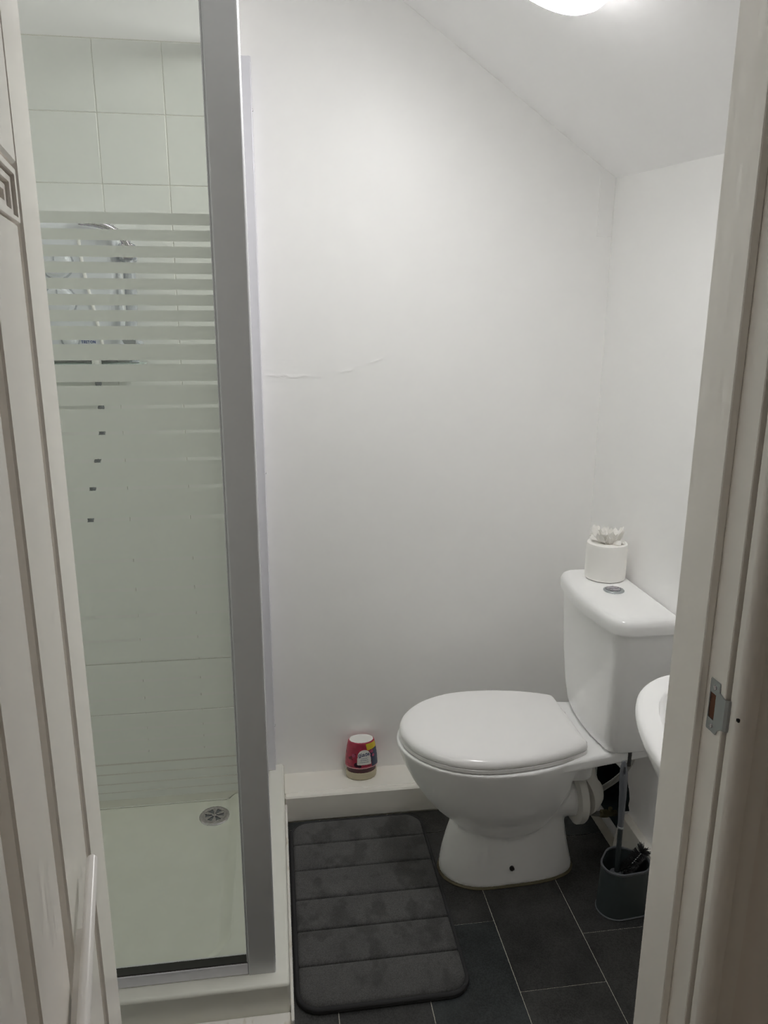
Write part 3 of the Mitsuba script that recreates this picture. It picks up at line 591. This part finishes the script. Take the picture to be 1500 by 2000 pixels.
put('tap', tp, 'm_chrome', 'basin', smooth=40)
put('trap', cat_(cyl((.757, .98, .50), (.757, .98, .665), .018, seg=20), cyl((.757, .98, .515), (.757, YN+.001, .515), .016, seg=20), cyl((.757, .98, .48), (.757, .98, .53), .028, seg=20)), 'm_white_plastic', 'basin', smooth=40)
tag('basin', 'white ceramic washbasin with rounded rim beside the door frame', 'basin')

# ---------------------------------------------------------------- door frame
F = 'trim_2'
put(F, cat_(bx(.511, DR-.0005, YH-.0, YN, 0, 1.99, .001)), 'm_gloss', kind='structure')
put('door_stop', bx(.500, .5108, .788, YN+.0005, 0, 1.978, .0012), 'm_gloss', F)
put('lining', bx(DL+.0005, -.2345, YH, YN, 0, 1.99, .001), 'm_gloss', F)
put('door_stop', bx(-.2343, -.2245, .792, YN+.0005, 0, 1.978, .0012), 'm_gloss', F)
put('lining', bx(-.234, .5105, YH, YN, 1.99, DH-.001, .001), 'm_gloss', F)
put('door_stop', bx(-.2243, .4998, .788, YN+.0005, 1.9785, 1.9898, .001), 'm_gloss', F)
arch = Polygon([(.5155, YH-.0045), (.5155, YH-.013)] + [(.5155+.015-.015*math.cos(t), YH-.013-.011*math.sin(t)) for t in np.linspace(0, math.pi*.72, 12)] + [(.5435, YH-.0155), (.5665, YH-.0155), (.567, YH-.0045)])
put('architrave', extr(arch.buffer(0), 1.999, 0), 'm_gloss', F, smooth=35)
arl = affinity.scale(arch.buffer(0), -1, 1, origin=(.138, 0)); put('architrave', extr(arl, 1.999, 0), 'm_gloss', F, smooth=35)
put('architrave', bx(-.291, .567, YH-.0195, YH-.0045, 2.0, 2.052, .003), 'm_gloss', F)
# strike plate
K = F + '__strike_plate'
plate = Polygon([(.779, .983), (.779, 1.049), (.760, 1.049), (.7595, 1.038), (.7505, 1.035), (.7505, .995), (.756, .990), (.7595, .983)]).difference(sbox(.7655, .9985, .7775, 1.0315))
put('strike_plate', yz_extr(plate, .5094, .5108), 'm_zinc', F, label='grey metal strike plate with rectangular latch hole')
lip = tube(spline([(.5100, .752, 1.0), (.5110, .7480, 1.0), (.5135, .7455, 1.0)], 8), .0008, 6)
lp = loft([np.array([(x, y, z) for z in (1.0,)]*1) for x, y, z in [(0, 0, 0)]]) if False else None
lipp = Polygon([(.5094, .7505), (.5098, .7470), (.5125, .7440), (.5150, .7432), (.5150, .7446), (.5133, .7452), (.5112, .7478), (.5108, .7505)])
put('lip', extr(lipp, .040, .995), 'm_zinc', K)
put('mortise', bx(.51075, .5112, .7657, .7773, .9987, 1.0313), 'm_wood_raw', K, label='reddish bare wood in the latch hole')
for z in (1.0405, .9905): put('screw', cyl((.5083, .7685, z), (.5094, .7685, z), .0026, .0030, seg=14), 'm_steel', K)

# ---------------------------------------------------------------- the open door (boarded panel door, moved with everything fixed to it)
D = 'door_1'
du = np.array([.146, -.989]); du /= np.linalg.norm(du); dn = np.array([-du[1], du[0]])          # along the leaf from the hinge; out of its bathroom face
if dn[0] < 0: dn = -dn
dO = np.array([-.195, .745])
def leaf(m):
    """local (t along the leaf, z up as y, depth out of the face as z) -> world"""
    v = m.vertices; w = np.c_[dO[0] + v[:, 0]*du[0] + v[:, 2]*dn[0], dO[1] + v[:, 0]*du[1] + v[:, 2]*dn[1], v[:, 1]]; m = m.copy(); m.vertices = w; m.fix_normals(); return m
def lbox(t0, t1, z0, z1, d0, d1, b=.0): return leaf(bx(t0, t1, z0, z1, d0, d1, b))
WD = .730
put(D, lbox(0, WD, .012, 1.972, -.036, -.0115), 'm_gloss', kind='structure')
for n_, (t0, t1, z0, z1) in (('stile', (0, .109, .012, 1.972)), ('stile', (WD-.111, WD, .012, 1.972)), ('rail', (.1112, WD-.1112, 1.573, 1.972)), ('rail', (.1112, WD-.1112, .012, .20))):
    put(n_, lbox(t0, t1, z0, z1, -.0115, .0, .0022), 'm_gloss', D)
for t0, t1 in ((.128, .2440), (.276, .3720), (.404, .500), (.520, .6135)):
    put('board', lbox(t0, t1, .203, 1.531, -.0115, -.0012, .0016), 'm_gloss', D)
for k in range(3):                                       # stepped moulding under the top rail
    i = .004 + .0105*k
    fr = sbox(.1125+i*1.0, 1.531+i*.42, WD-.1125-i, 1.5715-i*.62).difference(sbox(.1125+i+.0075, 1.531+i*.42+.003, WD-.1125-i-.0075, 1.5715-i*.62-.0042))
    put('moulding', leaf(extr(fr, .0110-.0025*k, -.0115)), 'm_gloss', D)
# rail screwed to the bathroom face
rail = [np.array([t, z, d]) for t, z, d in ((.100, .980, .012), (.60, .952, .012))]
def lp3(t, z, d): return np.array([dO[0] + t*du[0] + d*dn[0], dO[1] + t*du[1] + d*dn[1], z])
rk = put('towel_rail', tube(np.array([lp3(.180, 1.037, .010), lp3(.1815, 1.037, .010), lp3(.31, 1.007, .010), lp3(.60, .940, .010)]), [.0034, .0044, .0046, .0046], 16), 'm_white_plastic', D, smooth=50, label='slim white rail fixed across the door')
br_ = Polygon([(.236, 1.018), (.258, 1.012), (.276, 1.001), (.286, .985), (.300, .955), (.36, .940), (.34, .985), (.28, 1.006)])
put('bracket', leaf(extr(br_.buffer(.001), .0075, .0005)), 'm_white_plastic', rk, smooth=35)
# small nail hole in the casing beside the latch
put('nail_hole', bx(.5165, .5200, YH-.0205, YH-.0150, 1.0150, 1.0200, .001), 'm_dark_hole', F)
